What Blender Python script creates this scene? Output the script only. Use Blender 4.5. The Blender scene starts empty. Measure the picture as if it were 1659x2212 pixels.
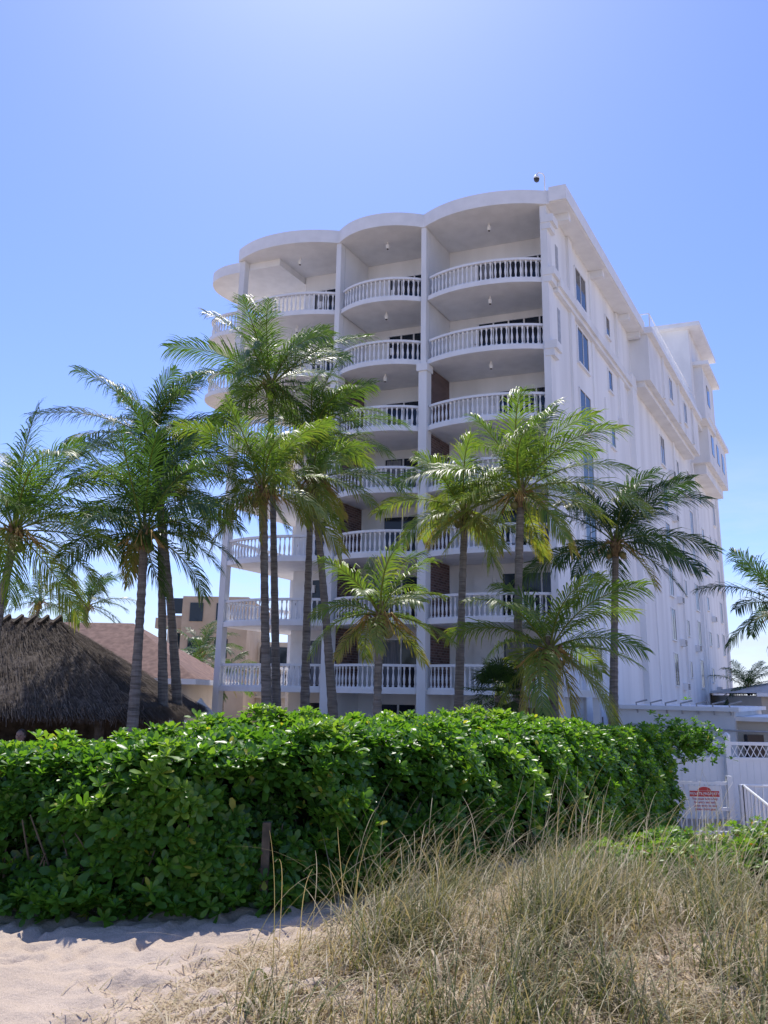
import bpy, math, random
import numpy as np
from mathutils import Vector, Matrix, noise
random.seed(7)
R=np.random.RandomState(11)
sc=bpy.context.scene
sc.view_settings.view_transform='Standard'; sc.view_settings.look='None'; sc.view_settings.exposure=0
rad=math.radians

# ------------------------------------------------------------------ helpers
def link(o):
    sc.collection.objects.link(o); return o
def empty(name,loc=(0,0,0)):
    e=bpy.data.objects.new(name,None); e.empty_display_size=.3; e.location=loc; return link(e)
def par(o,e):
    o.parent=e; o.matrix_parent_inverse=Matrix.Translation(-Vector(e.location)); return o

class MB:
    def __init__(s): s.V=[];s.F=[];s.M=[];s.n=0
    def add(s,v,f,m=0):
        v=np.asarray(v,float); b=s.n
        s.V.append(v); s.n+=len(v)
        for q in f: s.F.append([i+b for i in q]); s.M.append(m)
    def box(s,x0,x1,y0,y1,z0,z1,m=0):
        v=[(x0,y0,z0),(x1,y0,z0),(x1,y1,z0),(x0,y1,z0),(x0,y0,z1),(x1,y0,z1),(x1,y1,z1),(x0,y1,z1)]
        s.add(v,[(3,2,1,0),(4,5,6,7),(0,1,5,4),(1,2,6,5),(2,3,7,6),(3,0,4,7)],m)
    def prism(s,poly,z0,z1,m=0):
        n=len(poly)
        v=[(p[0],p[1],z0) for p in poly]+[(p[0],p[1],z1) for p in poly]
        f=[tuple(range(n-1,-1,-1)),tuple(range(n,2*n))]+[(i,(i+1)%n,n+(i+1)%n,n+i) for i in range(n)]
        s.add(v,f,m)
    def ribbon(s,pts,w,z0,z1,m=0):
        P=np.array(pts,float); T=np.gradient(P,axis=0); T/=np.linalg.norm(T,axis=1)[:,None]
        N=np.stack([-T[:,1],T[:,0]],1)*w/2
        A=P+N;B=P-N;n=len(P)
        v=[]
        for i in range(n):
            v+=[(A[i,0],A[i,1],z0),(B[i,0],B[i,1],z0),(B[i,0],B[i,1],z1),(A[i,0],A[i,1],z1)]
        f=[(0,1,2,3),((n-1)*4+3,(n-1)*4+2,(n-1)*4+1,(n-1)*4)]
        for i in range(n-1):
            a=i*4;b=a+4
            for k in range(4): f.append((a+k,b+k,b+(k+1)%4,a+(k+1)%4))
        s.add(v,f,m)
    def tube(s,pts,r,k=8,m=0,cap=True):
        P=[Vector(p) for p in pts]; n=len(P)
        if not hasattr(r,'__len__'): r=[r]*n
        v=[];ref=Vector((0.31,.95,.1))
        for i in range(n):
            t=(P[min(i+1,n-1)]-P[max(i-1,0)]).normalized()
            u=t.cross(ref)
            if u.length<.05: u=t.cross(Vector((1,0,0)))
            u.normalize(); w=t.cross(u)
            for j in range(k):
                a=2*math.pi*j/k; v.append(tuple(P[i]+(u*math.cos(a)+w*math.sin(a))*r[i]))
        f=[]
        for i in range(n-1):
            for j in range(k): f.append((i*k+j,i*k+(j+1)%k,(i+1)*k+(j+1)%k,(i+1)*k+j))
        if cap: f+= [tuple(range(k-1,-1,-1)),tuple(range((n-1)*k,n*k))]
        s.add(v,f,m)
    def lathe(s,c,prof,k=8,m=0):
        v=[];n=len(prof)
        for (h,r) in prof:
            for j in range(k):
                a=2*math.pi*j/k; v.append((c[0]+r*math.cos(a),c[1]+r*math.sin(a),c[2]+h))
        f=[(i*k+j,i*k+(j+1)%k,(i+1)*k+(j+1)%k,(i+1)*k+j) for i in range(n-1) for j in range(k)]
        f+=[tuple(range(k-1,-1,-1)),tuple(range((n-1)*k,n*k))]
        s.add(v,f,m)
    def obj(s,name,mats,xf=None,smooth=False,parent=None,recalc=False):
        V=np.concatenate(s.V)
        if xf is not None: V=xf(V)
        me=bpy.data.meshes.new(name); me.from_pydata(V.tolist(),[],s.F)
        for m in mats: me.materials.append(m)
        me.polygons.foreach_set('material_index',s.M)
        if smooth: me.polygons.foreach_set('use_smooth',[True]*len(s.F))
        me.update()
        o=link(bpy.data.objects.new(name,me))
        if parent: par(o,parent)
        return o

def quadmesh(name,V,F,mats,attrs=None,smooth=False,parent=None,midx=None):
    """V (N,3), F (M,4) uniform quads"""
    me=bpy.data.meshes.new(name)
    V=np.ascontiguousarray(V,dtype=np.float32);F=np.ascontiguousarray(F,dtype=np.int32)
    k=F.shape[1]
    me.vertices.add(len(V)); me.vertices.foreach_set('co',V.ravel())
    me.loops.add(F.size); me.loops.foreach_set('vertex_index',F.ravel())
    me.polygons.add(len(F)); me.polygons.foreach_set('loop_start',np.arange(0,F.size,k,dtype=np.int32))
    try: me.polygons.foreach_set('loop_total',np.full(len(F),k,dtype=np.int32))
    except Exception: pass
    for m in mats: me.materials.append(m)
    if midx is not None: me.polygons.foreach_set('material_index',midx)
    if smooth: me.polygons.foreach_set('use_smooth',np.ones(len(F),dtype=bool))
    if attrs:
        for nme,val in attrs.items():
            a=me.attributes.new(nme,'FLOAT','POINT'); a.data.foreach_set('value',np.ascontiguousarray(val,dtype=np.float32))
    me.update(calc_edges=True); me.validate()
    o=link(bpy.data.objects.new(name,me))
    if parent: par(o,parent)
    return o

def instance(base_v,base_f,pos,rot,scale):
    """base (n,3); pos(N,3) rot(N,3,3) scale(N)"""
    N=len(pos);n=len(base_v)
    V=np.einsum('nij,kj->nki',rot,base_v)*scale[:,None,None]+pos[:,None,:]
    F=base_f[None]+(np.arange(N)*n)[:,None,None]
    return V.reshape(-1,3),F.reshape(-1,base_f.shape[1])

# ------------------------------------------------------------------ materials
def newmat(name):
    m=bpy.data.materials.new(name); m.use_nodes=True
    nt=m.node_tree; b=nt.nodes['Principled BSDF']; return m,nt,b
def setspec(b,v):
    if 'Specular IOR Level' in b.inputs: b.inputs['Specular IOR Level'].default_value=v
def noisy(name,c1,c2,scale=3,rough=.7,bump=0.,bscale=None,detail=5,stretch=(1,1,1),spec=.5,metal=0,lo=.35,hi=.65):
    m,nt,b=newmat(name); N=nt.nodes;L=nt.links
    tc=N.new('ShaderNodeTexCoord'); mp=N.new('ShaderNodeMapping'); mp.inputs['Scale'].default_value=stretch
    L.new(tc.outputs['Object'],mp.inputs['Vector'])
    t=N.new('ShaderNodeTexNoise'); t.inputs['Scale'].default_value=scale; t.inputs['Detail'].default_value=detail
    L.new(mp.outputs[0],t.inputs['Vector'])
    r=N.new('ShaderNodeValToRGB'); r.color_ramp.elements[0].position=lo; r.color_ramp.elements[1].position=hi
    r.color_ramp.elements[0].color=(*c1,1); r.color_ramp.elements[1].color=(*c2,1)
    L.new(t.outputs[0],r.inputs[0]); L.new(r.outputs[0],b.inputs['Base Color'])
    b.inputs['Roughness'].default_value=rough; b.inputs['Metallic'].default_value=metal; setspec(b,spec)
    if bump>0:
        t2=N.new('ShaderNodeTexNoise'); t2.inputs['Scale'].default_value=bscale or scale*8; t2.inputs['Detail'].default_value=6
        L.new(mp.outputs[0],t2.inputs['Vector'])
        bp=N.new('ShaderNodeBump'); bp.inputs['Strength'].default_value=bump; bp.inputs['Distance'].default_value=.02
        L.new(t2.outputs[0],bp.inputs['Height']); L.new(bp.outputs[0],b.inputs['Normal'])
    return m
def leafmat(name,cols,transl=.35,rough=.4,attr='var',tcol=(.35,.5,.06),spec=.5):
    m,nt,b=newmat(name); N=nt.nodes;L=nt.links
    at=N.new('ShaderNodeAttribute'); at.attribute_name=attr
    r=N.new('ShaderNodeValToRGB'); cr=r.color_ramp
    while len(cr.elements)<len(cols): cr.elements.new(.5)
    for e,(p,c) in zip(cr.elements,cols): e.position=p; e.color=(*c,1)
    L.new(at.outputs['Fac'],r.inputs[0]); L.new(r.outputs[0],b.inputs['Base Color'])
    b.inputs['Roughness'].default_value=rough; setspec(b,spec)
    tr=N.new('ShaderNodeBsdfTranslucent')
    mx=N.new('ShaderNodeMixRGB'); mx.blend_type='MULTIPLY'; mx.inputs[0].default_value=1; 
    mul=N.new('ShaderNodeMixRGB'); mul.blend_type='ADD'; mul.inputs[0].default_value=1
    L.new(r.outputs[0],mul.inputs[1]); L.new(r.outputs[0],mul.inputs[2])
    L.new(mul.outputs[0],mx.inputs[1]); mx.inputs[2].default_value=(*tcol,1)
    L.new(mx.outputs[0],tr.inputs[0])
    ms=N.new('ShaderNodeMixShader'); ms.inputs[0].default_value=transl
    L.new(b.outputs[0],ms.inputs[1]); L.new(tr.outputs[0],ms.inputs[2])
    L.new(ms.outputs[0],N['Material Output'].inputs['Surface'])
    return m

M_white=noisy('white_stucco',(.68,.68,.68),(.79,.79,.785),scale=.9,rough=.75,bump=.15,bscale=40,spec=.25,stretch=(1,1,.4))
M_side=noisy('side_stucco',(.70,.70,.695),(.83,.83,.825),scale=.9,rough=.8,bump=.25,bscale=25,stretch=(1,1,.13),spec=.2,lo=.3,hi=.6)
M_trim=noisy('white_trim',(.74,.74,.74),(.81,.81,.81),scale=2,rough=.55,spec=.4)
M_glass,nt,b=newmat('dark_glass'); b.inputs['Base Color'].default_value=(.012,.02,.035,1); b.inputs['Roughness'].default_value=.06; setspec(b,.4)
M_dark=noisy('dark_void',(.02,.02,.02),(.04,.04,.04),rough=.8)
M_grey=noisy('grey_metal',(.3,.3,.3),(.42,.42,.42),scale=5,rough=.5)
M_curt=noisy('curtain',(.12,.13,.15),(.3,.3,.31),scale=6,rough=.9,stretch=(8,8,.2))
# brick
M_brick,nt,b=newmat('brick'); N=nt.nodes;L=nt.links
tc=N.new('ShaderNodeTexCoord'); sx=N.new('ShaderNodeSeparateXYZ'); cx=N.new('ShaderNodeCombineXYZ')
L.new(tc.outputs['Object'],sx.inputs[0]); L.new(sx.outputs[1],cx.inputs[0]); L.new(sx.outputs[2],cx.inputs[1])
br=N.new('ShaderNodeTexBrick'); br.inputs['Scale'].default_value=1; br.inputs['Brick Width'].default_value=.26; br.inputs['Row Height'].default_value=.11
br.inputs['Mortar Size'].default_value=.012; br.inputs['Color1'].default_value=(.07,.035,.03,1); br.inputs['Color2'].default_value=(.17,.095,.08,1); br.inputs['Mortar'].default_value=(.2,.18,.17,1)
L.new(cx.outputs[0],br.inputs['Vector']); L.new(br.outputs[0],b.inputs['Base Color']); b.inputs['Roughness'].default_value=.85

M_trunk=noisy('palm_bark',(.09,.077,.068),(.27,.24,.215),scale=2.5,rough=.9,bump=.8,bscale=14,stretch=(1,1,9),lo=.3,hi=.7)
M_sheath=noisy('palm_sheath',(.1,.06,.03),(.3,.2,.1),scale=8,rough=.9)
M_stalk=noisy('flower_stalk',(.35,.2,.06),(.5,.33,.1),scale=8,rough=.7)
M_palm=leafmat('palm_leaflet',[(0,(.022,.05,.022)),(.3,(.048,.10,.028)),(.55,(.115,.19,.038)),(.8,(.23,.24,.055)),(1,(.27,.19,.09))],transl=.45,rough=.42,tcol=(1.05,1.0,.4),spec=.5)
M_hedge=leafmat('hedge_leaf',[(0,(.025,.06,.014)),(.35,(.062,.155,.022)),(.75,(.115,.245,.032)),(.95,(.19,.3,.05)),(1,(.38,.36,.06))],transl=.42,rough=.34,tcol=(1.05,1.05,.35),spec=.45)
M_shrub=leafmat('shrub_leaf',[(0,(.05,.11,.02)),(.5,(.12,.24,.03)),(.93,(.2,.3,.045)),(1,(.4,.12,.03))],transl=.4,rough=.4,tcol=(1,1,.35),spec=.45)
M_core=noisy('hedge_shade_core',(.006,.009,.004),(.02,.022,.01),scale=8,rough=1,spec=0)  # near-black filler, shade in the gaps between leaves put into its colour
M_twig=noisy('hedge_twig',(.06,.05,.035),(.13,.1,.07),scale=12,rough=.9)
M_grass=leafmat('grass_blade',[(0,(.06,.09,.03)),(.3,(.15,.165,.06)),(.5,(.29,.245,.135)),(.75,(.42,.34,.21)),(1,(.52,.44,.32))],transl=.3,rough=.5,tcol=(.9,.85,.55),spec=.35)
M_thatch=noisy('thatch',(.06,.048,.042),(.15,.125,.11),scale=9,rough=.95,bump=.6,bscale=30,stretch=(1,1,1),spec=.1)
M_straw=leafmat('thatch_strand',[(0,(.05,.04,.035)),(.6,(.12,.1,.088)),(1,(.2,.17,.15))],transl=.05,rough=.95,spec=.05)

# ------------------------------------------------------------------ terrain
def sstep(a,b,x):
    t=np.clip((x-a)/(b-a),0,1); return t*t*(3-2*t)
def gz(x,y):
    x=np.asarray(x,float);y=np.asarray(y,float)
    left=sstep(7.6,10.5,y); right=sstep(7.8,14.5,y); k=sstep(-.5,1.5,x)
    z=-1.0*(left*(1-k)+right*k)
    z=z+.12*np.exp(-((x-1.8)/1.6)**2-((y-5.2)/1.3)**2)
    return z
def fn(x,y,s,seed=0.): return noise.noise(Vector((x*s+seed,y*s-seed,seed)))
xs=np.concatenate([[-3000,-1200,-500,-200,-90,-45,-25,-15,-10,-7],np.arange(-4.5,5.5,.032),[6.5,8,10,14,20,30,50,100,220,500,1200,3000]])
ys=np.concatenate([[-300,-60,-15,-4,0,2],np.arange(3.2,8.6,.028),np.arange(8.7,18,.3),[19,21,25,30,40,60,100,200,450,1000,2200,4000]])
X,Y=np.meshgrid(xs,ys)
Z=gz(X,Y)
nz=np.zeros_like(Z)
for j in range(len(ys)):
    if not(3<ys[j]<9): continue
    for i in range(len(xs)):
        x=xs[i]
        if -4.6<x<5.6:
            y=ys[j]
            w=fn(x,y,1.2,9)*.5
            rg=fn(x*.8+w,y*1.9,3.6,5); rg2=fn(x*.8+w*.5,y*1.8,8.5,1)
            h=.028*fn(x,y,1.1,3)+.052*max(-.35,rg)*abs(rg)**.3-.028*abs(rg2)+.004*fn(x,y,24,2)
            nz[j,i]=h
# footprints
for _ in range(70):
    cx_,cy_=R.uniform(-3.4,-.2),R.uniform(4.2,6.4); an=R.uniform(-.6,.6)+1.2
    ca,sa=math.cos(an),math.sin(an)
    u=(X-cx_)*ca+(Y-cy_)*sa; v=-(X-cx_)*sa+(Y-cy_)*ca
    q=(u/.13)**2+(v/.055)**2
    nz+= -.032*np.exp(-q**1.5)+.014*np.exp(-((np.sqrt(q)-1.5)/.35)**2)
Z=Z+nz
V=np.stack([X.ravel(),Y.ravel(),Z.ravel()],1)
ny,nx=X.shape
ii=np.arange((ny-1)*(nx-1)); jj=ii//(nx-1); kk=ii%(nx-1); a=jj*nx+kk
F=np.stack([a,a+1,a+nx+1,a+nx],1)
M_sand,nt,b=newmat('sand'); N=nt.nodes;L=nt.links
tc=N.new('ShaderNodeTexCoord')
n1=N.new('ShaderNodeTexNoise'); n1.inputs['Scale'].default_value=200; n1.inputs['Detail'].default_value=3
n2=N.new('ShaderNodeTexNoise'); n2.inputs['Scale'].default_value=2.2; n2.inputs['Detail'].default_value=6
L.new(tc.outputs['Object'],n1.inputs['Vector']); L.new(tc.outputs['Object'],n2.inputs['Vector'])
r1=N.new('ShaderNodeValToRGB'); r1.color_ramp.elements[0].position=.25; r1.color_ramp.elements[1].position=.75
r1.color_ramp.elements[0].color=(.36,.28,.215,1); r1.color_ramp.elements[1].color=(.68,.555,.44,1)
r2=N.new('ShaderNodeValToRGB'); r2.color_ramp.elements[0].position=.3; r2.color_ramp.elements[1].position=.7
r2.color_ramp.elements[0].color=(.86,.85,.84,1); r2.color_ramp.elements[1].color=(1,1,1,1)
L.new(n1.outputs[0],r1.inputs[0]); L.new(n2.outputs[0],r2.inputs[0])
mm=N.new('ShaderNodeMixRGB'); mm.blend_type='MULTIPLY'; mm.inputs[0].default_value=1
L.new(r1.outputs[0],mm.inputs[1]); L.new(r2.outputs[0],mm.inputs[2]); L.new(mm.outputs[0],b.inputs['Base Color'])
b.inputs['Roughness'].default_value=.95; setspec(b,.15)
bp=N.new('ShaderNodeBump'); bp.inputs['Strength'].default_value=.7; bp.inputs['Distance'].default_value=.012
n3=N.new('ShaderNodeTexNoise'); n3.inputs['Scale'].default_value=45; n3.inputs['Detail'].default_value=8
L.new(tc.outputs['Object'],n3.inputs['Vector']); L.new(n3.outputs[0],bp.inputs['Height']); L.new(bp.outputs[0],b.inputs['Normal'])
quadmesh('sand_ground',V,F,[M_sand],smooth=True)

# ------------------------------------------------------------------ hotel building
P1=np.array([-7.2,35.0]); E=np.array([.9414,-.3374]); D=np.array([.5105,.86])
def bx(V):
    V=np.asarray(V,float); o=np.empty_like(V)
    o[:,0]=P1[0]+V[:,0]*E[0]+V[:,1]*D[0]; o[:,1]=P1[1]+V[:,0]*E[1]+V[:,1]*D[1]; o[:,2]=V[:,2]; return o
W=14.82; DEP=46.0; GB=-1.05
ZL=[1.6,4.34,7.07,9.8,12.52,15.55,18.58]; ZR=22.15; ZT=22.8
bays=[(0.12,5.10),(5.38,9.24),(9.52,14.70)]
hotel=empty('hotel_building',(6,45,0))
wall=MB(); trim=MB(); bal=MB(); gl=MB(); brk=MB(); misc=MB()
# main body
wall.prism([(1.95,2.35),(W,2.35),(W,DEP),(1.95,DEP)],GB,ZR-.002,1)
# end wall of the balconies beside the side facade
wall.box(W-.25,W,.45,2.349,GB,ZR-.004,1)
# pillars
for a in (5.24,9.38):
    wall.box(a-.18,a+.18,-.14,.30,GB,ZL[5]-.35,0)
    wall.box(a-.24,a+.24,-.22,.34,ZL[5]-.35,ZL[5]-.02,0)
    wall.box(a-.115,a+.115,-.10,.24,ZL[5]-.02,ZR-.01,0)
    # partition
    wall.box(a-.10,a+.10,.302,2.34,GB,ZR-.012,0)
wall.box(-.02,.26,-.1,.22,GB,ZR-.01,0)
wall.box(W-.26,W+.02,-.12,.44,GB,ZR-.01,0)
for z in (ZL[5]-.35,ZL[6]-.05,ZR-1.15):
    wall.box(W-.2,W+.30,-.18,.55,z+.3,z+.65,0)
    wall.box(W-.18,W+.18,-.15,.50,z,z+.3,0)
def arcpts(a0,a1,bul,n=22,off=0.):
    t=np.linspace(0,1,n)
    return [(a0+(a1-a0)*q, off-bul*(1-abs(2*q-1)**2.15)) for q in t]
prof=[(0,.045),(.07,.045),(.09,.024),(.2,.038),(.32,.050),(.44,.038),(.55,.022),(.66,.021),(.72,.038),(.80,.04)]
def balline(pts,z,sp=.205):
    P=np.array(pts,float); seg=np.linalg.norm(np.diff(P,axis=0),axis=1); s=np.concatenate([[0],np.cumsum(seg)])
    n=max(2,int(s[-1]/sp)); q=(np.arange(n)+.5)/n*s[-1]
    xs_=np.interp(q,s,P[:,0]); ys_=np.interp(q,s,P[:,1])
    bal.ribbon(pts,.15,z,z+.06,0); bal.ribbon(pts,.18,z+.86,z+.96,0)
    for x,y in zip(xs_,ys_): bal.lathe((x,y,z+.058),[(h,r) for h,r in prof],8,0)
TH=.20
for fi,z in enumerate(ZL):
    for bi,(a0,a1) in enumerate(bays):
        bul=.58
        arc=arcpts(a0,a1,bul)
        if bi==0:
            poly=arc+[(a1,2.34),(1.94,2.34),(1.94,5.2),(a0-.1,5.2)]
        else:
            poly=arc+[(a1,2.34),(a0,2.34)]
        trim.prism(poly,z,z+TH,0)
        balline(arcpts(a0+.1,a1-.1,bul,off=.12),z+TH)
        zf=z+TH
        def slider(c,w,h=2.05,n=2,zb=.03):
            x0=c-w/2
            gl.box(x0,x0+w,2.31,2.36,zf+zb,zf+zb+h,0)
            for k in range(n+1):
                xx=x0+w*k/n; trim.box(xx-.03,xx+.03,2.27,2.345,zf+zb,zf+zb+h,0)
            trim.box(x0-.06,x0+w+.06,2.265,2.344,zf+zb+h,zf+zb+h+.07,0)
            trim.box(x0-.06,x0+w+.06,2.265,2.344,zf+zb-.03,zf+zb+.04,0)
            if (fi*7+bi*3)%3==0: gl.box(x0+.1,x0+w/n-.1,2.303,2.309,zf+zb+.1,zf+zb+h-.05,1)
        if fi>=5:
            if bi==0: slider(3.75,2.5,h=2.42,n=4)
            if bi==1: slider(7.75,2.5,h=2.42,n=4)
            if bi==2: slider(12.6,3.5,h=2.42,n=5)
            dx={0:2.3,1:6.1,2:10.2}[bi]
        else:
            if bi==0: slider(3.9,1.9)
            if bi==1: slider(7.3,1.8)
            if bi==2: slider(13.0,2.5,n=3)
            dx={0:2.5,1:8.75,2:10.9}[bi]
            trim.box(dx-.42,dx+.42,2.30,2.345,zf+.01,zf+2.05,0); trim.box(dx-.36,dx+.36,2.28,2.30,zf+.06,zf+2.0,0)
            misc.box(dx-.36+.02,dx-.31,2.25,2.28,zf+.95,zf+1.05,2)
        misc.box(dx+.50,dx+.63,2.22,2.345,zf+1.5,zf+1.85,0)
        # patio chairs on some balconies
        if (fi*2+bi)%3==0 and fi<5:
            cxx=(a0+a1)/2+.6
            misc.box(cxx-.25,cxx+.25,.9,1.4,zf+.40,zf+.45,0); misc.box(cxx-.25,cxx+.25,1.38,1.43,zf+.45,zf+.9,0)
            for px_ in (-.23,.19):
                for py_ in (.92,1.38): misc.box(cxx+px_,cxx+px_+.04,py_,py_+.04,zf+.002,zf+.4,0)
        # brick facing on partitions
        if bi>0 and fi<5:
            brk.box(a0-.04,a0-.01,.42,2.2,zf+.02,ZL[fi+1]-.03,0)
    zc=(ZL[fi+1] if fi<6 else ZR)
    if fi>=4:
        for c in (2.8,7.3,12.1):
            misc.lathe((c,.55,zc-.33),[(0,.06),(.08,.08),(.2,.08),(.24,.035),(.34,.035)],10,0)
            misc.lathe((c,.55,zc-.36),[(0,.04),(.032,.05)],10,1)
# left return rails and slabs
for fi in range(5):
    z=ZL[fi]+TH; balline([(.12,.35),(.12,2.7),(.12,5.0)],z)
wall.box(.0,.26,5.0,5.25,GB,ZL[5],0)
# ground floor doors
for c,w in ((3.6,1.8),(7.2,1.6),(12.4,2.6)):
    gl.box(c-w/2,c+w/2,2.31,2.36,GB+.1,GB+2.2,0)
    for k in range(3): trim.box(c-w/2+w*k/2-.04,c-w/2+w*k/2+.04,2.27,2.345,GB+.1,GB+2.2,0)
# left upper balconies
def leftcurve(s=0.):
    ctrl=[(.0,.25),(-1.3,.30),(-2.3,.75),(-2.8,1.7),(-2.75,3.0),(-2.2,4.6),(-1.2,5.8),(0,6.3)]
    P=np.array(ctrl); t=np.arange(len(P)); q=np.linspace(0,len(P)-1,30)
    x=np.interp(q,t,P[:,0]);y=np.interp(q,t,P[:,1])
    for _ in range(2):
        x[1:-1]=(x[:-2]+x[1:-1]*2+x[2:])/4; y[1:-1]=(y[:-2]+y[1:-1]*2+y[2:])/4
    return [(a*(1-s*.04)+.02*s,b+.12*s) for a,b in zip(x,y)]
for fi in (5,6):
    lc=leftcurve(); trim.prism([(1.9,.26)]+lc[::1]+[(1.9,6.3)],ZL[fi]-.003,ZL[fi]+TH-.004,0)
    balline(leftcurve(1.),ZL[fi]+TH)
    gl.box(1.90,1.96,3.0,5.0,ZL[fi]+TH+.05,ZL[fi]+TH+2.1,0)
lc=leftcurve()
trim.prism([(1.9,.26)]+lc+[(1.9,6.3)],ZR-.35,ZT-.45,0)
wall.box(.02,.26,5.6,5.85,ZL[5],ZR-.4,0)
# roof slab: scalloped
rp=[]
for (a0,a1) in ((-.1,5.24),(5.24,9.38),(9.38,W+.1)):
    rp+=arcpts(a0,a1,.72,26,off=-.12)[:-1]
rp+=[(W+.1,-.16),(W+.85,-.22),(W+.85,14.3),(W+.1,14.3),(1.0,14.3),(1.0,6.0),(-.1,5.5)]
trim.prism(rp,ZR,ZT,0)
trim.box(W+.80,W+.92,-.28,14.35,ZT-.62,ZT+.06,0)
trim.box(W+.2,W+.90,-.30,-.16,ZT-.63,ZT+.05,0)
wall.box(2,W-.3,14.3,DEP-.2,ZR,ZT-.1,1)
# wrap of first balcony at the right corner
trim.prism([(W-.2,.1),(W+1.25,.35),(W+1.25,2.6),(W-.1,2.6)],ZL[0]-.004,ZL[0]+TH-.003,0)
balline([(W+.05,.22),(W+.6,.33),(W+1.1,.45)],ZL[0]+TH); balline([(W+1.13,.5),(W+1.13,1.5),(W+1.13,2.5)],ZL[0]+TH)
wall.box(W+.95,W+1.2,.45,.7,GB,ZL[0]-.01,0)
# ---- side facade
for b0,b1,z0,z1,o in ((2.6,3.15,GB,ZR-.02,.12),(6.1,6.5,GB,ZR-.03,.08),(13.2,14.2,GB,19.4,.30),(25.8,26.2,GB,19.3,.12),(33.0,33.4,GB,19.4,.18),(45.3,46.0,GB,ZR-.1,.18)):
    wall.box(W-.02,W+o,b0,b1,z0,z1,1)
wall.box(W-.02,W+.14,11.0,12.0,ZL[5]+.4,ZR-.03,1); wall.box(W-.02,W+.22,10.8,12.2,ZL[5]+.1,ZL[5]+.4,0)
# slot beside the corner pillar
for fi in range(5,7): gl.box(W-.02,W+.012,1.0,1.35,ZL[fi]+.6,ZL[fi]+2.3,2)
# ledge bands
wall.box(W-.02,W+.32,.56,14.25,ZL[6]+.02,ZL[6]+.42,0)
wall.box(W-.02,W+.20,.57,14.2,ZL[6]-.2,ZL[6]+.02,0)
for b_ in (.9,6.3,11.5,14.0):
    wall.box(W-.01,W+.7,b_-.15,b_+.15,ZR-.35,ZR-.004,0)
# block B, cantilever
wall.box(W-.1,W+1.05,14.3,31.0,19.3,22.1,0)
trim.box(W-.2,W+1.35,14.1,31.2,22.1,22.45,0)
wall.box(W-.1,W+.7,14.5,30.6,19.0,19.3,0)
for b_ in (18,23,28.2): wall.box(W+1.04,W+1.17,b_-.14,b_+.14,19.4,22.1,0)
# block C
wall.box(W-.1,W+1.4,33.5,43.5,19.5,23.0,0); trim.box(W-.3,W+1.65,33.2,43.8,23.0,23.35,0)
wall.box(W-.1,W+1.0,34,43,18.7,19.5,0)
wall.box(2,W-.1,33.5,43.5,ZR,23.2,0)
for b_ in (35.5,38.3,41.2): gl.box(W+1.38,W+1.43,b_-.6,b_+.6,20.5,22.1,0)
# tower
wall.box(W-2.6,W+1.0,30.0,37.0,22.0,29.2,0); trim.box(W-2.8,W+1.9,29.5,37.6,29.2,29.55,0)
wall.box(W-.2,W+1.6,31.4,36.6,22.4,26.6,0); trim.box(W-.4,W+2.1,31.0,37.0,26.6,26.9,0)
wall.box(6,W-2.6,32,38,ZR,25.3,0)
gl.box(W+1.58,W+1.63,33,34.2,24,25.6,0)
def thinrail(pts,z,h=.95,sp=.35):
    P=np.array(pts,float); seg=np.linalg.norm(np.diff(P,axis=0),axis=1); s=np.concatenate([[0],np.cumsum(seg)])
    n=max(2,int(s[-1]/sp)); q=np.arange(n+1)/n*s[-1]
    for zz in (z+h,z+.12): trim.ribbon(pts,.05,zz-.05,zz,0)
    for i,(x,y) in enumerate(zip(np.interp(q,s,P[:,0]),np.interp(q,s,P[:,1]))):
        w=.03 if i%5==0 else .012
        trim.box(x-w,x+w,y-w,y+w,z,z+h-.02,0)
thinrail([(W+.3,7.2),(W+.3,10),(W+.3,14)],ZT); thinrail([(W-3,7.2),(W-1,7.2),(W+.3,7.2)],ZT)
thinrail([(W+1.2,14.3),(W+1.2,20),(W+1.2,29.8)],22.45); thinrail([(W-.5,14.3),(W+.5,14.3),(W+1.2,14.3)],22.45)
def swin(bc,zc,w,h,o=0.):
    A=W+o
    gl.box(A-.02,A+.03,bc-w/2,bc+w/2,zc-h/2,zc+h/2,0)
    f=.035
    for s_ in (-1,1): trim.box(A-.01,A+.06,bc+s_*w/2-f,bc+s_*w/2+f,zc-h/2-.03,zc+h/2+.03,0)
    trim.box(A-.01,A+.065,bc-w/2-f,bc+w/2+f,zc+h/2,zc+h/2+.06,0); trim.box(A-.01,A+.12,bc-w/2-.08,bc+w/2+.08,zc-h/2-.08,zc-h/2,0)
    if w>.9: trim.box(A-.01,A+.05,bc-.02,bc+.02,zc-h/2,zc+h/2,0)
    elif h>1.3: trim.box(A-.01,A+.05,bc-w/2,bc+w/2,zc-.02,zc+.02,0)
def ac(bc,zc):
    misc.box(W-.02,W+.30,bc-.36,bc+.36,zc-.22,zc+.22,3)
    misc.box(W+.30,W+.31,bc-.31,bc+.31,zc-.18,zc+.18,2)
    for k in range(4): misc.box(W+.31,W+.322,bc-.31,bc+.31,zc-.15+k*.09,zc-.12+k*.09,1)
for fi,z in enumerate(ZL):
    swin(4.6,z+1.75,1.7,1.75)
    if fi>3 : swin(9.4,z+1.95,.75,1.1)
    if fi<6:
        swin(22.2,z+1.75,1.2,1.9); ac(24.4,z+.75)
        swin(31.6,z+1.75,1.2,1.9); ac(29.9,z+.7) if fi%2 else None
        if fi!=4: swin(27.3,z+1.9,.6,1.0)
        swin(36.6,z+1.8,.8,1.0); ac(38.4,z+.75) if fi%2==0 else None
        swin(43.7,z+1.75,1.1,1.7)
        if fi in (1,4): swin(40.5,z+1.9,.6,1.0)
for b_ in (20.4,25.4): swin(b_,20.8,1.0,1.5,1.05)
swin(4.6,.2,1.3,1.2)
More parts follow.
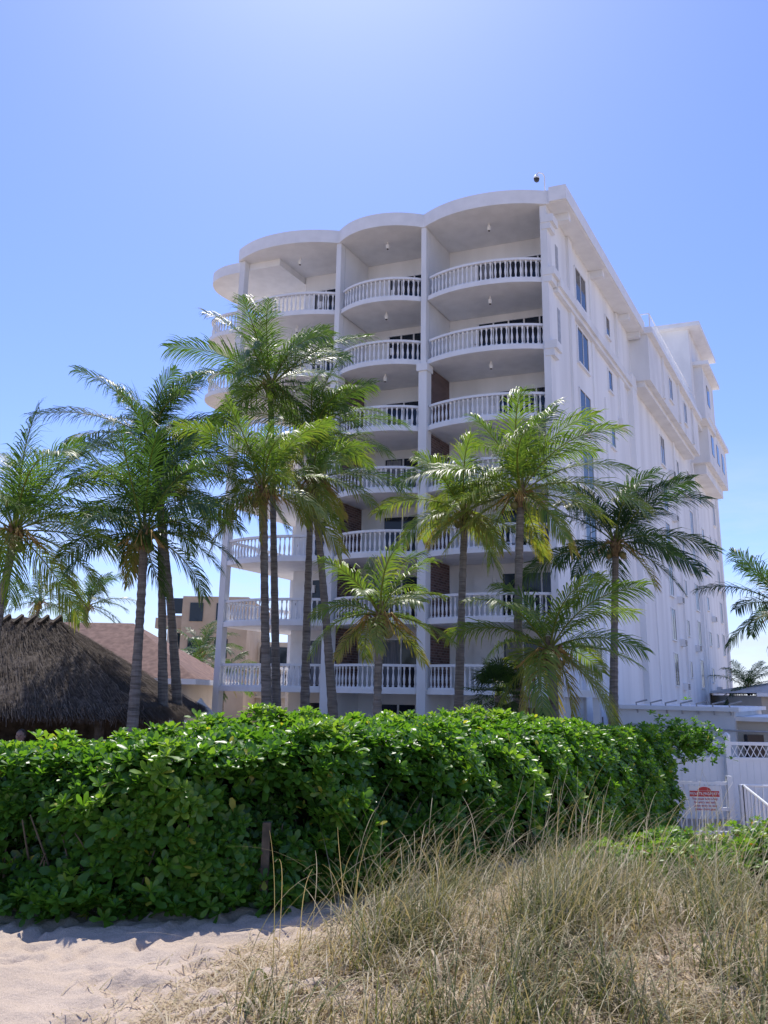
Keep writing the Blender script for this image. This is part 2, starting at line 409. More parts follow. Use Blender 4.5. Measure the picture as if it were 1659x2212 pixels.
for b_,z0,z1 in ((8.1,9.0,16.2),(34.8,GB,19),(17.2,GB,12)):
    misc.tube([(W+.06,b_,z0),(W+.06,b_,z1)],.03,6,0)
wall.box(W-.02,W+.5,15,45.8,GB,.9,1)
# dome camera on roof
misc.tube([(W-.1,.2,ZT),(W-.1,.2,ZT+.95),(W-.16,.15,ZT+1.08),(W-.3,.05,ZT+1.1),(W-.38,0,ZT+.98)],.03,6,0)
misc.lathe((W-.38,0,ZT+.62),[(0,.05),(.05,.10),(.14,.12),(.16,.12)],12,1)
misc.lathe((W-.38,0,ZT+.78),[(0,.13),(.06,.13),(.2,.05)],12,0)
misc.box(W-.25,W+.05,.05,.35,ZT,ZT+.12,0)
wall.obj('walls',[M_white,M_side],bx,parent=hotel)
trim.obj('slabs_and_trim',[M_trim],bx,parent=hotel)
bal.obj('balustrades',[M_trim],bx,parent=hotel)
gl.obj('windows',[M_glass,M_curt,M_grey],bx,parent=hotel)
brk.obj('brick_panels',[M_brick],bx,parent=hotel)
misc.obj('fittings',[M_trim,M_dark,M_grey,M_white],bx,parent=hotel)

# ------------------------------------------------------------------ palms
def frond(rs,org,az,elev,L,droop,yellow,wind,dens=1.):
    n=int(60*L/2.6*dens)
    t=np.linspace(0,1,n)
    e=elev-droop*t**1.25
    az_t=az+np.sin(-az+0.0)*wind*t*1.0
    d=np.stack([np.cos(e)*np.cos(az_t),np.cos(e)*np.sin(az_t),np.sin(e)],1)
    P=org+np.concatenate([[[0,0,0]],np.cumsum(d[:-1]*L/(n-1),axis=0)])
    S=np.stack([np.sin(az_t),-np.cos(az_t),0*az_t],1)
    roll=rs.uniform(-.6,.6)+ (t*rs.uniform(-1.1,1.1))
    U=np.cross(S,d); 
    S2=S*np.cos(roll)[:,None]+U*np.sin(roll)[:,None]; U2=np.cross(S2,d)
    sel=np.where(t>.13)[0]
    Vs=[];Fs=[];At=[]
    base=0
    lowf=np.clip((rad(40)-elev)/rad(60),0,1)
    for s in (-1,1):
        T=d[sel];Sd=S2[sel]*s;Uu=U2[sel];p=P[sel];tt=t[sel];m=len(sel)
        ln=L*.32*np.clip(np.sin(np.pi*(.14+.76*tt))**.7,.3,1)*rs.uniform(.72,1.12,m)
        fwd=.55+.85*tt+rs.uniform(-.16,.16,m)
        D0=T*fwd[:,None]+Sd*.85+Uu*(.20+rs.uniform(-.22,.22,m))[:,None]; D0/=np.linalg.norm(D0,axis=1)[:,None]
        g=np.array([wind*.5,0,-1.])
        k1=rs.uniform(.22,.6,m)[:,None]*(1+.5*lowf)
        D1=D0+g*k1; D1/=np.linalg.norm(D1,axis=1)[:,None]
        D2=D0+g*k1*2.6; D2/=np.linalg.norm(D2,axis=1)[:,None]
        Wd=T-(T*D0).sum(1)[:,None]*D0; Wd/=np.linalg.norm(Wd,axis=1)[:,None]
        wd=(.0142/dens**.7*rs.uniform(.8,1.2,m))[:,None]*Wd
        l3=(ln/3)[:,None]
        p0=p;p1=p0+D0*l3;p2=p1+D1*l3;p3=p2+D2*l3
        A=np.stack([p0-wd*.6,p0+wd*.6,p1-wd,p1+wd,p2-wd*.85,p2+wd*.85,p3-wd*.12,p3+wd*.12],1)
        Vs.append(A.reshape(-1,3))
        f=np.array([[0,1,3,2],[2,3,5,4],[4,5,7,6]])
        Fs.append((f[None]+(np.arange(m)*8)[:,None,None]+base).reshape(-1,4)); base+=m*8
        at=np.clip(yellow+rs.uniform(-.12,.12,m)[:,None]+np.array([-.05,-.05,0,0,.05,.05,.18,.18])[None]*(.5+yellow),0,1)
        At.append(at.ravel())
    w=np.linspace(.028,.006,n)[:,None]
    A=np.stack([P-S*w,P+U*w*.8,P+S*w,P-U*w*.8],1).reshape(-1,3)
    i=np.arange(n-1)[:,None]*4
    q=[]
    for k in range(4): q.append(np.concatenate([i+k,i+(k+1)%4,i+4+(k+1)%4,i+4+k],1))
    Vs.append(A);Fs.append(np.concatenate(q)+base);base+=len(A); At.append(np.full(len(A),min(1,.65+yellow*.2)))
    return np.concatenate(Vs),np.concatenate(Fs),np.concatenate(At)

M_nut=noisy('coconut',(.12,.13,.04),(.25,.2,.07),scale=6,rough=.5)
def palm(base,top,L=2.6,nf=24,yellow=.35,seed=0,wind=.5,bend=.4,r0=.15,r1=.09,low=-35,dead=1,dens=1.,name='palm_tree'):
    rs=np.random.RandomState(seed+100)
    e=empty(name,base)
    b=np.array(base,float);t_=np.array(top,float)
    mb=MB(); n=60
    mid=(b+t_)/2+np.array([ (b-t_)[0]*bend*.5+rs.uniform(-.15,.15),rs.uniform(-.1,.1),0]); mid[0]+=0
    pts=[];rr=[]
    for i in range(n):
        q=i/(n-1); p=b*(1-q)**2+2*mid*q*(1-q)+t_*q*q
        r=r0+(r1-r0)*min(1,q*1.5)+.07*math.exp(-q*14)+(.010 if i%2 else 0)+rs.uniform(-.005,.005)
        pts.append(p);rr.append(r)
    mb.tube(pts,rr,10)
    mb.obj('trunk',[M_trunk],smooth=False,parent=e)
    c=MB()
    d=(t_-mid);d/=np.linalg.norm(d)
    c.tube([t_-d*.25,t_,t_+d*.25,t_+d*.5],[r1*1.0,r1*1.6,r1*1.35,.04],9,0)
    for k in range(14):
        a=k*2.4+rs.uniform(0,.5); h=rs.uniform(-.15,.1); ln=rs.uniform(.2,.45)
        o=t_+d*h
        c.tube([o,o+np.array([math.cos(a)*.13,math.sin(a)*.13,.12]),o+np.array([math.cos(a)*(.13+ln*.4),math.sin(a)*(.13+ln*.4),.1+ln*.5])],[.05,.04,.015],5,0)
    for k in range(6):
        a=k*1.1+rs.uniform(0,1); o=t_+d*.1
        for j in range(6):
            a2=a+rs.uniform(-.35,.35); l=rs.uniform(.35,.8)
            c.tube([o,o+np.array([math.cos(a)*.25,math.sin(a)*.25,.15]),o+np.array([math.cos(a2)*l,math.sin(a2)*l,-.05-l*.35])],[.018,.015,.007],4,1)
    for k in range(int(rs.uniform(3,8))):
        a=rs.uniform(0,6.3); c.lathe(tuple(t_+np.array([math.cos(a)*.2,math.sin(a)*.2,-.22+rs.uniform(-.1,.05)])),[(0,.02),(.04,.075),(.1,.1),(.17,.08),(.21,.02)],8,2)
    c.obj('crown_base',[M_sheath,M_stalk,M_nut],smooth=True,parent=e)
    Vs=[];Fs=[];At=[];nb=0
    for k in range(nf):
        q=(k+.5)/nf
        az=k*2.39996+rs.uniform(-.35,.35)
        elev=rad(85-(85-low)*q**1.15+rs.uniform(-10,10))
        ll=L*(.74+.34*math.sin(math.pi*min(1,q*.8+.12)))*rs.uniform(.82,1.12)
        dr=rad(rs.uniform(45,82)*(1-.25*q)) if q<.75 else rad(rs.uniform(30,55))
        y=yellow+(.25*q*q if yellow>.33 else .06*q)+rs.uniform(-.06,.06)
        if k>=nf-dead: y=.85; dr=rad(40); ll*=.8
        v,f,a=frond(rs,t_+d*.18+np.array([math.cos(az)*.06,math.sin(az)*.06,.1*(1-q)]),az,elev,ll,dr,y,wind,dens)
        Vs.append(v);Fs.append(f+nb);At.append(a);nb+=len(v)
    quadmesh('fronds',np.concatenate(Vs),np.concatenate(Fs),[M_palm],{'var':np.concatenate(At)},parent=e)
    return e
G=-1.0
palm((-8.9,18,G),(-8.6,18,4.95),3.1,26,.36,1)
palm((-5.4,17.8,G),(-5.5,17.8,4.9),2.6,23,.24,2)
palm((-5.25,22,G),(-6.8,22,8.55),2.75,25,.22,3)
palm((-5.3,20.5,G),(-6.0,20.5,6.6),2.5,21,.26,4)
palm((-2.95,24,G),(-3.75,24,11.1),3.0,27,.33,5)
palm((-2.5,19,G),(-3.0,19,6.3),2.45,24,.48,6)
palm((-2.1,23,G),(-2.2,23,9.1),2.55,23,.38,7)
palm((-1.0,20.5,G),(-1.9,20.5,7.0),2.1,17,.44,8)
palm((1.9,20.5,G),(2.15,20.5,6.1),2.3,19,.50,9,dead=2)
palm((3.25,19,G),(3.4,19,6.35),2.7,27,.45,10)
palm((6.2,22,G),(6.6,22,5.7),2.6,24,.10,11)
palm((-.05,17,G),(-.05,17,3.05),1.75,18,.48,12,r0=.12,r1=.085)
palm((3.7,17.5,G),(3.7,17.5,2.4),2.3,22,.50,13,dead=3,low=-55,r0=.12)
palm((11.3,22,G),(11.3,22,3.9),2.1,20,.08,14)
# background palms
palm((-17,45,G),(-16.8,45,6.0),2.6,18,.15,20,dens=.6); palm((-20.3,46,G),(-20.0,46,6.3),2.4,16,.15,21,dens=.6)
palm((-14.8,46,G),(-14.8,46,3.0),2.2,16,.2,22,dens=.6); palm((-10.8,48,G),(-10.8,48,3.6),2.6,18,.12,23,dens=.6); palm((-10.0,42,G),(-10,42,1.9),2.4,16,.15,24,dens=.6)
palm((-8.6,44,G),(-8.6,44,2.0),2.0,14,.2,27,dens=.6)
palm((26.0,57,G),(26.0,57,2.2),2.3,20,.15,25,dens=.6); palm((29.5,60,G),(29.5,60,.8),2.4,16,.3,26,dens=.6)

# fan palm
def fanpalm(c,top,seed=3):
    e=empty('fan_palm',c); rs=np.random.RandomState(seed); mb=MB()
    mb.tube([c,((c[0]+top[0])/2,c[1],(c[2]+top[2])/2),top],[.1,.09,.08],8); mb.obj('trunk',[M_trunk],parent=e)
    Vs=[];Fs=[];At=[];nb=0
    for k in range(26):
        az=k*2.4; el=rad(80-110*(k/25.)+rs.uniform(-8,8)); st=rs.uniform(.4,.6)
        d=np.array([math.cos(el)*math.cos(az),math.cos(el)*math.sin(az),math.sin(el)]); o=np.array(top)+d*st
        s=np.array([math.sin(az),-math.cos(az),0]); u=np.cross(s,d)
        w=.012; p=np.array(top)
        Vs.append(np.array([p-s*w,p+s*w,o+s*w,o-s*w])); Fs.append(np.array([[0,1,2,3]])+nb); nb+=4; At.append(np.full(4,.5))
        for j in range(22):
            a=rad(-115+230*j/21.); dd=d*math.cos(a)+s*math.sin(a)+u*.15; dd/=np.linalg.norm(dd)
            l=.48*rs.uniform(.85,1.1); wv=np.cross(dd,u); wv/=np.linalg.norm(wv); wv*=.017
            m_=o+dd*l*.6; t2=m_+(dd+np.array([0,0,-.6]))*l*.4
            Vs.append(np.array([o-wv*.4,o+wv*.4,m_+wv,m_-wv,t2+wv*.1,t2-wv*.1])); Fs.append(np.array([[0,1,2,3],[3,2,4,5]])+nb); nb+=6
            At.append(np.full(6,.12+rs.uniform(-.1,.12)))
    quadmesh('fronds',np.concatenate(Vs),np.concatenate(Fs),[M_palm],{'var':np.concatenate(At)},parent=e)
fanpalm((2.6,18,G),(2.62,18,1.6)); 

# ------------------------------------------------------------------ leafy rosettes
def rosette(rs,nl=10):
    Vs=[];Fs=[];nb=0
    rows=[(0,.035),(.38,.13),(.74,.215),(1.0,.09)]
    for k in range(nl):
        q=k/(nl-1.); tilt=rad(72-66*q+rs.uniform(-8,8)); az=k*2.4+rs.uniform(-.2,.2); l=(.55+.5*q)*rs.uniform(.85,1.12)
        P=[]
        for (t,w) in rows:
            x=t*l; zc=-.16*t*t*l
            for s in (-1,0,1): P.append((x,s*w*l*1.05,zc+(.05*l if s else 0)*(t*1.2)))
        P=np.array(P)
        ct,st=math.cos(tilt),math.sin(tilt)
        P=np.stack([P[:,0]*ct-P[:,2]*st,P[:,1],P[:,0]*st+P[:,2]*ct],1)
        ca,sa=math.cos(az),math.sin(az)
        P=np.stack([P[:,0]*ca-P[:,1]*sa,P[:,0]*sa+P[:,1]*ca,P[:,2]],1)
        f=[]
        for r in range(3):
            for c in range(2):
                a=r*3+c; f.append((a,a+3,a+4,a+1))
        Vs.append(P);Fs.append(np.array(f)+nb);nb+=12
    return np.concatenate(Vs),np.concatenate(Fs)
RS=np.random.RandomState(5)
ROS=[rosette(RS,n) for n in (9,10,11,9)]
def rotfrom(Nrm,spin):
    Zv=Nrm/np.linalg.norm(Nrm,axis=1)[:,None]
    h=np.where(np.abs(Zv[:,2:3])<.9,np.array([[0,0,1.]]),np.array([[1.,0,0]]))
    Xv=np.cross(h,Zv); Xv/=np.linalg.norm(Xv,axis=1)[:,None]; Yv=np.cross(Zv,Xv)
    c=np.cos(spin)[:,None];s=np.sin(spin)[:,None]
    X2=Xv*c+Yv*s; Y2=-Xv*s+Yv*c
    return np.stack([X2,Y2,Zv],2)
def scatter(name,pos,nrm,scale,var,mat,parent=None):
    Vs=[];Fs=[];At=[];nb=0
    grp=RS.randint(0,len(ROS),len(pos))
    R_=rotfrom(nrm,RS.uniform(0,6.28,len(pos)))
    for g,(bv,bf) in enumerate(ROS):
        s=grp==g
        if not s.any(): continue
        v,f=instance(bv,bf,pos[s],R_[s],scale[s]); Vs.append(v);Fs.append(f+nb);nb+=len(v)
        nl=len(bv)//12; k=s.sum()
        lv=np.repeat(RS.uniform(-.16,.16,(k,nl)),12,axis=1)+var[s][:,None]
        yl=np.repeat((RS.uniform(0,1,(k,nl))<.012),12,axis=1); lv=np.where(yl,1.,np.clip(lv,0,.95))
        At.append(lv.ravel())
    return quadmesh(name,np.concatenate(Vs),np.concatenate(Fs),[mat],{'var':np.concatenate(At)},smooth=True,parent=parent)

# hedge
front=np.array([(-7.5,6.3),(-5,6.2),(-2.75,6.25),(-1.9,6.2),(-.7,6.55),(.8,7.9),(2.3,10.0),(4.0,12.9),(5.35,15.2)])
ftop=np.array([.96,1.0,1.06,1.12,1.22,1.24,1.20,1.05,1.0])
thick=np.array([2.2,2.2,2.2,2.2,2.3,2.3,2.4,2.2,1.9])
seg=np.linalg.norm(np.diff(front,axis=0),axis=1); S_=np.concatenate([[0],np.cumsum(seg)]); LT=S_[-1]
def hedge_pt(s,q,inset=0.):
    x=np.interp(s,S_,front[:,0]);y=np.interp(s,S_,front[:,1]);top=np.interp(s,S_,ftop);th=np.interp(s,S_,thick)
    ds=.15
    tx=np.interp(s+ds,S_,front[:,0])-np.interp(s-ds,S_,front[:,0]); ty=np.interp(s+ds,S_,front[:,1])-np.interp(s-ds,S_,front[:,1])
    ln=np.hypot(tx,ty);tx/=ln;ty/=ln
    bxn,byn=-ty,tx # back direction
    g=gz(x,y)
    r=.38
    H=top-g; Lf=H-r; La=math.pi/2*r; Lt=th-2*r; tot=2*Lf+2*La+Lt
    u=q*tot
    dd=np.zeros_like(u);zz=np.zeros_like(u);nd=np.zeros_like(u);nzv=np.zeros_like(u)
    m=u<Lf; dd=np.where(m,-.10*np.sin(np.clip(u/Lf,0,1)*3.0)+.0,dd); zz=np.where(m,u,zz); nd=np.where(m,-1,nd); nzv=np.where(m,.25,nzv)
    m=(u>=Lf)&(u<Lf+La); a=(u-Lf)/r; dd=np.where(m,r-r*np.cos(a),dd);zz=np.where(m,Lf+r*np.sin(a),zz);nd=np.where(m,-np.cos(a),nd);nzv=np.where(m,np.sin(a)+.2,nzv)
    m=(u>=Lf+La)&(u<Lf+La+Lt); dd=np.where(m,r+u-Lf-La,dd);zz=np.where(m,H,zz);nzv=np.where(m,1,nzv)
    m=(u>=Lf+La+Lt)&(u<Lf+2*La+Lt); a=(u-Lf-La-Lt)/r; dd=np.where(m,th-r+r*np.sin(a),dd);zz=np.where(m,Lf+r*np.cos(a),zz);nd=np.where(m,np.sin(a),nd);nzv=np.where(m,np.cos(a)+.2,nzv)
    m=u>=Lf+2*La+Lt; dd=np.where(m,th,dd);zz=np.where(m,np.clip(tot-u,0,None),zz);nd=np.where(m,1,nd);nzv=np.where(m,.25,nzv)
    P=np.stack([x+bxn*dd,y+byn*dd,g+zz],-1); Nn=np.stack([bxn*nd,byn*nd,nzv],-1); Nn/=np.linalg.norm(Nn,axis=-1)[...,None]
    return P-Nn*inset[...,None] if hasattr(inset,'__len__') else P-Nn*inset, Nn
hedge=empty('hedge',(0,8,0))
def hsample(n,qlo,qhi,slo,shi,scl):
    s=RS.uniform(slo,shi,n); q=RS.uniform(qlo,qhi,n)
    P,Nn=hedge_pt(s,q)
    disp=np.array([ .19*noise.noise(Vector(p)*1.3)+.17*noise.noise(Vector(p)*3.4+Vector((5,5,5))) for p in P.tolist()])
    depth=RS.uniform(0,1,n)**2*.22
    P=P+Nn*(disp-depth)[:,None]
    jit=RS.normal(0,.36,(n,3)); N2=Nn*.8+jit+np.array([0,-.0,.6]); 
    v=.62+disp*1.9-depth*2.0+RS.uniform(-.17,.17,n)  # bulges lighter, deeper leaves darker: shade between clumps put into the colour
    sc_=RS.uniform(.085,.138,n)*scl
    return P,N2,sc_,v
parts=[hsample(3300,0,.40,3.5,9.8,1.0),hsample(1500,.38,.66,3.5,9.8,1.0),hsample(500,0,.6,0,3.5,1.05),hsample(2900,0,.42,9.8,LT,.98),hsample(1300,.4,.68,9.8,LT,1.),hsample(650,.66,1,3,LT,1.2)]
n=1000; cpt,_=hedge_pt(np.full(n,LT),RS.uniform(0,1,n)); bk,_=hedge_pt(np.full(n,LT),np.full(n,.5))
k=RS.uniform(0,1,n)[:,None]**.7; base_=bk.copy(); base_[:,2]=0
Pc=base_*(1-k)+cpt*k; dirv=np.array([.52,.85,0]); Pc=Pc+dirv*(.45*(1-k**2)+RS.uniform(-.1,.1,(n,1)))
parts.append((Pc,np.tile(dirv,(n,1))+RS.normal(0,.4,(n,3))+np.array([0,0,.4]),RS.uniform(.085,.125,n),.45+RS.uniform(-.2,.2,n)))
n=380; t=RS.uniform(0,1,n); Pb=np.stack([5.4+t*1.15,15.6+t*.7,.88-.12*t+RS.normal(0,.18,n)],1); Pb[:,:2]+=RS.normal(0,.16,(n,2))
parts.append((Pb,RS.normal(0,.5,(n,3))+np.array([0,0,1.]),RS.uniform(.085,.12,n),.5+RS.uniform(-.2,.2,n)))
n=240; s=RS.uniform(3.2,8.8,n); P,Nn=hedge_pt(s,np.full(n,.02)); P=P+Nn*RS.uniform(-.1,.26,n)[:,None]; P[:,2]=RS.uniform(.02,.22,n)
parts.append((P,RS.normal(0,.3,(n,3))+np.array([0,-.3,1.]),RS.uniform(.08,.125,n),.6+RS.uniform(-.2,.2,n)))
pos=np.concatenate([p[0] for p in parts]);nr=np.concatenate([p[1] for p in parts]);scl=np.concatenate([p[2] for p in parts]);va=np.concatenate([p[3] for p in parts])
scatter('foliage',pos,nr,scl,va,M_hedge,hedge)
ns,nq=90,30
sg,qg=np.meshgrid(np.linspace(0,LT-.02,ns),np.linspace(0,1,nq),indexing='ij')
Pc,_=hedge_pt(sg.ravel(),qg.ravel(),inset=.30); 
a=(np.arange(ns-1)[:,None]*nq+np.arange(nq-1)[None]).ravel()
quadmesh('shade_core',Pc,np.stack([a,a+1,a+nq+1,a+nq],1),[M_core],parent=hedge)  # dark sheet behind the leaves, coloured as the hedge's inner shade
tw=MB()
for k in range(150):
    s=np.array([RS.uniform(3.5,11)]); P,Nn=hedge_pt(s,np.array([.01]),.15); p=P[0]; p[2]=gz(p[0],p[1]); o=p+np.array([RS.uniform(-.25,.25),RS.uniform(-.2,.05),RS.uniform(.3,.7)])
    tw.tube([p,(p+o)/2+RS.uniform(-.05,.05,3),o],[.012,.009,.005],5)
px,py=-.86,6.46
tw.box(px-.03,px+.03,py-.03,py+.03,-.1,.62)
tw.obj('stems',[M_twig],parent=hedge)

# right shrub
shr=empty('shrub',(3.4,7.8,0))
n=2300
th=RS.uniform(0,2*math.pi,n); ph=RS.uniform(0,1,n)**.6*math.pi/2
lob=[(2.25,8.1,.42,.20),(2.8,7.8,.5,.28),(3.35,7.3,.55,.38),(3.95,7.1,.6,.5),(3.8,8.2,.7,.42),(4.6,7.9,.7,.5),(3.0,8.6,.5,.3),(3.6,6.5,.45,.34)]
li=RS.randint(0,len(lob),n); C=np.array(lob)[li]
dirs=np.stack([np.sin(ph)*np.cos(th),np.sin(ph)*np.sin(th),np.cos(ph)],1)
k=RS.uniform(.7,1.12,n)
P=np.stack([C[:,0]+dirs[:,0]*C[:,2]*k,C[:,1]+dirs[:,1]*C[:,2]*k,gz(C[:,0],C[:,1])+dirs[:,2]*C[:,3]*k],1)
scatter('foliage',P,dirs+RS.normal(0,.35,(n,3))+np.array([0,0,.6]),RS.uniform(.06,.10,n),.6+RS.uniform(-.25,.3,n),M_shrub,shr)
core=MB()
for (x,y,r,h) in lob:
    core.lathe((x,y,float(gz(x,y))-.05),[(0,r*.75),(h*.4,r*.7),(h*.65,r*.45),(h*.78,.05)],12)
core.obj('shade_core',[M_core],parent=shr)  # dark lumps under the leaves, shade painted as colour

# ------------------------------------------------------------------ grass
def blades(n,px,py,hgt,width,lean_lo,lean_hi,var,nseg=6,wind=.4,curl=1.):
    az=RS.uniform(0,2*math.pi,n); 
    hx=np.cos(az)+wind;hy=np.sin(az); l=np.hypot(hx,hy);hx/=l;hy/=l
    e0=rad(90)-RS.uniform(lean_lo,lean_hi,n)*.4; bend=RS.uniform(lean_lo,lean_hi,n)*curl
    pz=gz(px,py)-.01
    p=np.stack([px,py,pz],1); rows=[]
    sx=-hy*1.0;sy=hx
    wob=RS.uniform(-.35,.35,n)
    for k in range(nseg+1):
        t=k/nseg
        w=width*(1-t**1.6)*.5+.0006
        rows.append(np.stack([p-np.stack([sx*w,sy*w,0*w],1),p+np.stack([sx*w,sy*w,0*w],1)],1))
        e=e0-bend*t**1.3
        hh=np.stack([hx+sx*wob*t,hy+sy*wob*t],1)
        p=p+np.stack([np.cos(e)*hh[:,0],np.cos(e)*hh[:,1],np.sin(e)],1)*(hgt/nseg)[:,None]
        p[:,2]=np.maximum(p[:,2],pz+.012)
    V=np.stack(rows,1).reshape(n,-1,3)
    m=(nseg+1)*2
    f=np.array([[2*k,2*k+1,2*k+3,2*k+2] for k in range(nseg)])
    F=(f[None]+(np.arange(n)*m)[:,None,None]).reshape(-1,4)
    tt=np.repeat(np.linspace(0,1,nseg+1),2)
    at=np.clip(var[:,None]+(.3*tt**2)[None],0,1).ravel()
    return V.reshape(-1,3),F,at
def leftb(y): return np.interp(y,[3.2,4.4,6.0,6.9,7.8],[-1.1,-.85,-.35,.1,.8])
def gpos(n,ylo=3.3,yhi=8.6,clump=.5,nc=230,sd=.06):
    m=n*3; y=RS.uniform(ylo,yhi,m); x=RS.uniform(-1.5,5.0,m)
    cy=RS.uniform(ylo,yhi,nc);cx=RS.uniform(-1.3,4.8,nc); ci=RS.randint(0,nc,m)
    sel=RS.uniform(0,1,m)<clump
    x=np.where(sel,cx[ci]+RS.normal(0,sd,m),x); y=np.where(sel,cy[ci]+RS.normal(0,sd,m),y)
    ok=(x>leftb(y)+RS.normal(0,.14,m))&(x<y*.56+.3)&(y<7.1+x*.75)
    x=x[ok][:n];y=y[ok][:n]; return x,y
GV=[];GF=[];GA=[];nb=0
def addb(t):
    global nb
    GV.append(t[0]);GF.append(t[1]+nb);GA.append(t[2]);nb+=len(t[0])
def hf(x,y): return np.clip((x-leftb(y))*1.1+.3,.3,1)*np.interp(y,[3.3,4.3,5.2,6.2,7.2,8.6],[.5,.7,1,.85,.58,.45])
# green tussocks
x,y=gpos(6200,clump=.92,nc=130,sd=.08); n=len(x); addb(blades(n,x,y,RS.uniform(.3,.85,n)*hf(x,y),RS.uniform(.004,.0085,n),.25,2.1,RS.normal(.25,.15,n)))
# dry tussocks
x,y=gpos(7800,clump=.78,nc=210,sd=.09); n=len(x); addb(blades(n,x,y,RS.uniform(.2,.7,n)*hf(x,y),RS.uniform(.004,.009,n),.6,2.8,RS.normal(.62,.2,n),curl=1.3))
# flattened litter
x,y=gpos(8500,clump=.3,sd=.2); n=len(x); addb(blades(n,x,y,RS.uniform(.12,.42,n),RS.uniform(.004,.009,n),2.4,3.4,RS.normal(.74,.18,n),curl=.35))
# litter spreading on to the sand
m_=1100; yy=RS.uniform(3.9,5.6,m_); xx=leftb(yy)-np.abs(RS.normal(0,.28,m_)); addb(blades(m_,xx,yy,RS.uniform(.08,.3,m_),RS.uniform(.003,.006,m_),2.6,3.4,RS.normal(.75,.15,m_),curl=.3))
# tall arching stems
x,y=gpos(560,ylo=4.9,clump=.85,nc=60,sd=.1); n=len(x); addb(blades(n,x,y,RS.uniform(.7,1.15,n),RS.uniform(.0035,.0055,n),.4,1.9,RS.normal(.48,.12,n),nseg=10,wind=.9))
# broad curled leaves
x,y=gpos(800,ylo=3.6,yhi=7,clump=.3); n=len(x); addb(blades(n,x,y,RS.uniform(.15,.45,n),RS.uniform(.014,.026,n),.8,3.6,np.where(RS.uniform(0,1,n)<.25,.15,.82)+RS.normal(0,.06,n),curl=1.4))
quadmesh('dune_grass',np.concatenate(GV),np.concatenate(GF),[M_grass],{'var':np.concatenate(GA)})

# ------------------------------------------------------------------ thatched hut
hut=empty('thatched_hut',(-10.3,21,G))
hx0,hx1,hy0,hy1=-16.0,-5.35,18.3,24.4; ze=1.10; zr=3.40; ry=21.4; rx0,rx1=-13.5,-8.85
corn=[(hx0,hy0,ze),(hx1,hy0,ze),(hx1,hy1,ze),(hx0,hy1,ze)]; r0=(rx0,ry,zr); r1=(rx1,ry,zr)
planes=[(corn[0],corn[1],r1,r0),(corn[1],corn[2],r1,r1),(corn[2],corn[3],r0,r1),(corn[3],corn[0],r0,r0)]
hm=MB(); SV=[];SF=[];SA=[];nb2=0
for A,B,C_,D_ in planes:
    A,B,C_,D_=map(np.array,(A,B,C_,D_)); nu,nv=40,18
    v=[]
    for i in range(nu+1):
        for j in range(nv+1):
            u=i/nu;w=j/nv; p=(A*(1-u)+B*u)*(1-w)+(D_*(1-u)+C_*u)*w
            h=.10*noise.noise(Vector(p*1.6))+.05*noise.noise(Vector(p*5)); edge=min(1,min(u,1-u)*8+.0)*1.
            p=p+np.array([0,0,h*(min(1,w*4))*edge])
            v.append(p)
    hm.add(v,[(i*(nv+1)+j,(i+1)*(nv+1)+j,(i+1)*(nv+1)+j+1,i*(nv+1)+j+1) for i in range(nu) for j in range(nv)],0)
    hm.add([np.array(q)-np.array([0,0,.16]) for q in (A,B,C_,D_)],[(3,2,1,0)],0)
    n=9000; u=RS.uniform(0,1,n)[:,None]; w=RS.uniform(-.02,1,n)[:,None]**1.0
    w=np.where(RS.uniform(0,1,(n,1))<.15,RS.uniform(-.01,.06,(n,1)),w)
    p=(A*(1-u)+B*u)*(1-w)+(D_*(1-u)+C_*u)*w
    dn=(A*(1-u)+B*u)-(D_*(1-u)+C_*u); dn/=np.linalg.norm(dn,axis=1)[:,None]
    nn=np.cross(B-A,D_-A+ (C_-B)); nn=nn/np.linalg.norm(nn); 
    if nn[2]<0: nn=-nn
    dd=dn+RS.normal(0,.09,(n,3)); l=RS.uniform(.15,.4,(n,1)); sd=np.cross(dd,nn); sd/=np.linalg.norm(sd,axis=1)[:,None]; sd*=RS.uniform(.004,.010,(n,1))
    p=p+nn*RS.uniform(.0,.07,(n,1)); e=p+dd*l+nn*RS.uniform(-.03,.02,(n,1))+np.array([0,0,-.02])
    SV.append(np.stack([p-sd,p+sd,e+sd*.6,e-sd*.6],1).reshape(-1,3)); SF.append(np.arange(n*4).reshape(-1,4)+nb2); nb2+=n*4; SA.append(np.repeat(RS.uniform(0,1,n),4))
n=3500
per=[(corn[0],corn[1]),(corn[1],corn[2])]
for A,B in per:
    A,B=np.array(A),np.array(B); u=RS.uniform(0,1,(n,1)); p=A*(1-u)+B*u+RS.normal(0,.05,(n,3)); l=RS.uniform(.1,.24,(n,1)); dd=np.array([0,0,-1.])+RS.normal(0,.15,(n,3)); ax=(B-A)/np.linalg.norm(B-A)*RS.uniform(.006,.014,(n,1))
    e=p+dd*l; SV.append(np.stack([p-ax,p+ax,e+ax*.4,e-ax*.4],1).reshape(-1,3)); SF.append(np.arange(n*4).reshape(-1,4)+nb2); nb2+=n*4; SA.append(np.repeat(RS.uniform(0,.8,n),4))
hm.obj('thatch_roof',[M_thatch],smooth=True,parent=hut)
quadmesh('thatch_strands',np.concatenate(SV),np.concatenate(SF),[M_straw],{'var':np.concatenate(SA)},parent=hut)
hp=MB()
for x in (-15,-12.2,-9.4,-6.6):
    for y in (19.2,23.5): hp.tube([(x,y,G),(x,y,1.5)],.11,8)
for q in np.linspace(rx0-.1,rx1+.1,15): 
    hp.tube([(q,ry-.4,zr-.14),(q+.05,ry,zr+.07),(q-.05,ry+.4,zr-.14)],[.05,.07,.05],6,0)
hp.box(-14,-8,21.0,22.4,G,.1); hp.box(-15.5,-6.2,23.0,23.15,G,1.25)  # tall back wall is added to stand in for shade under the eave
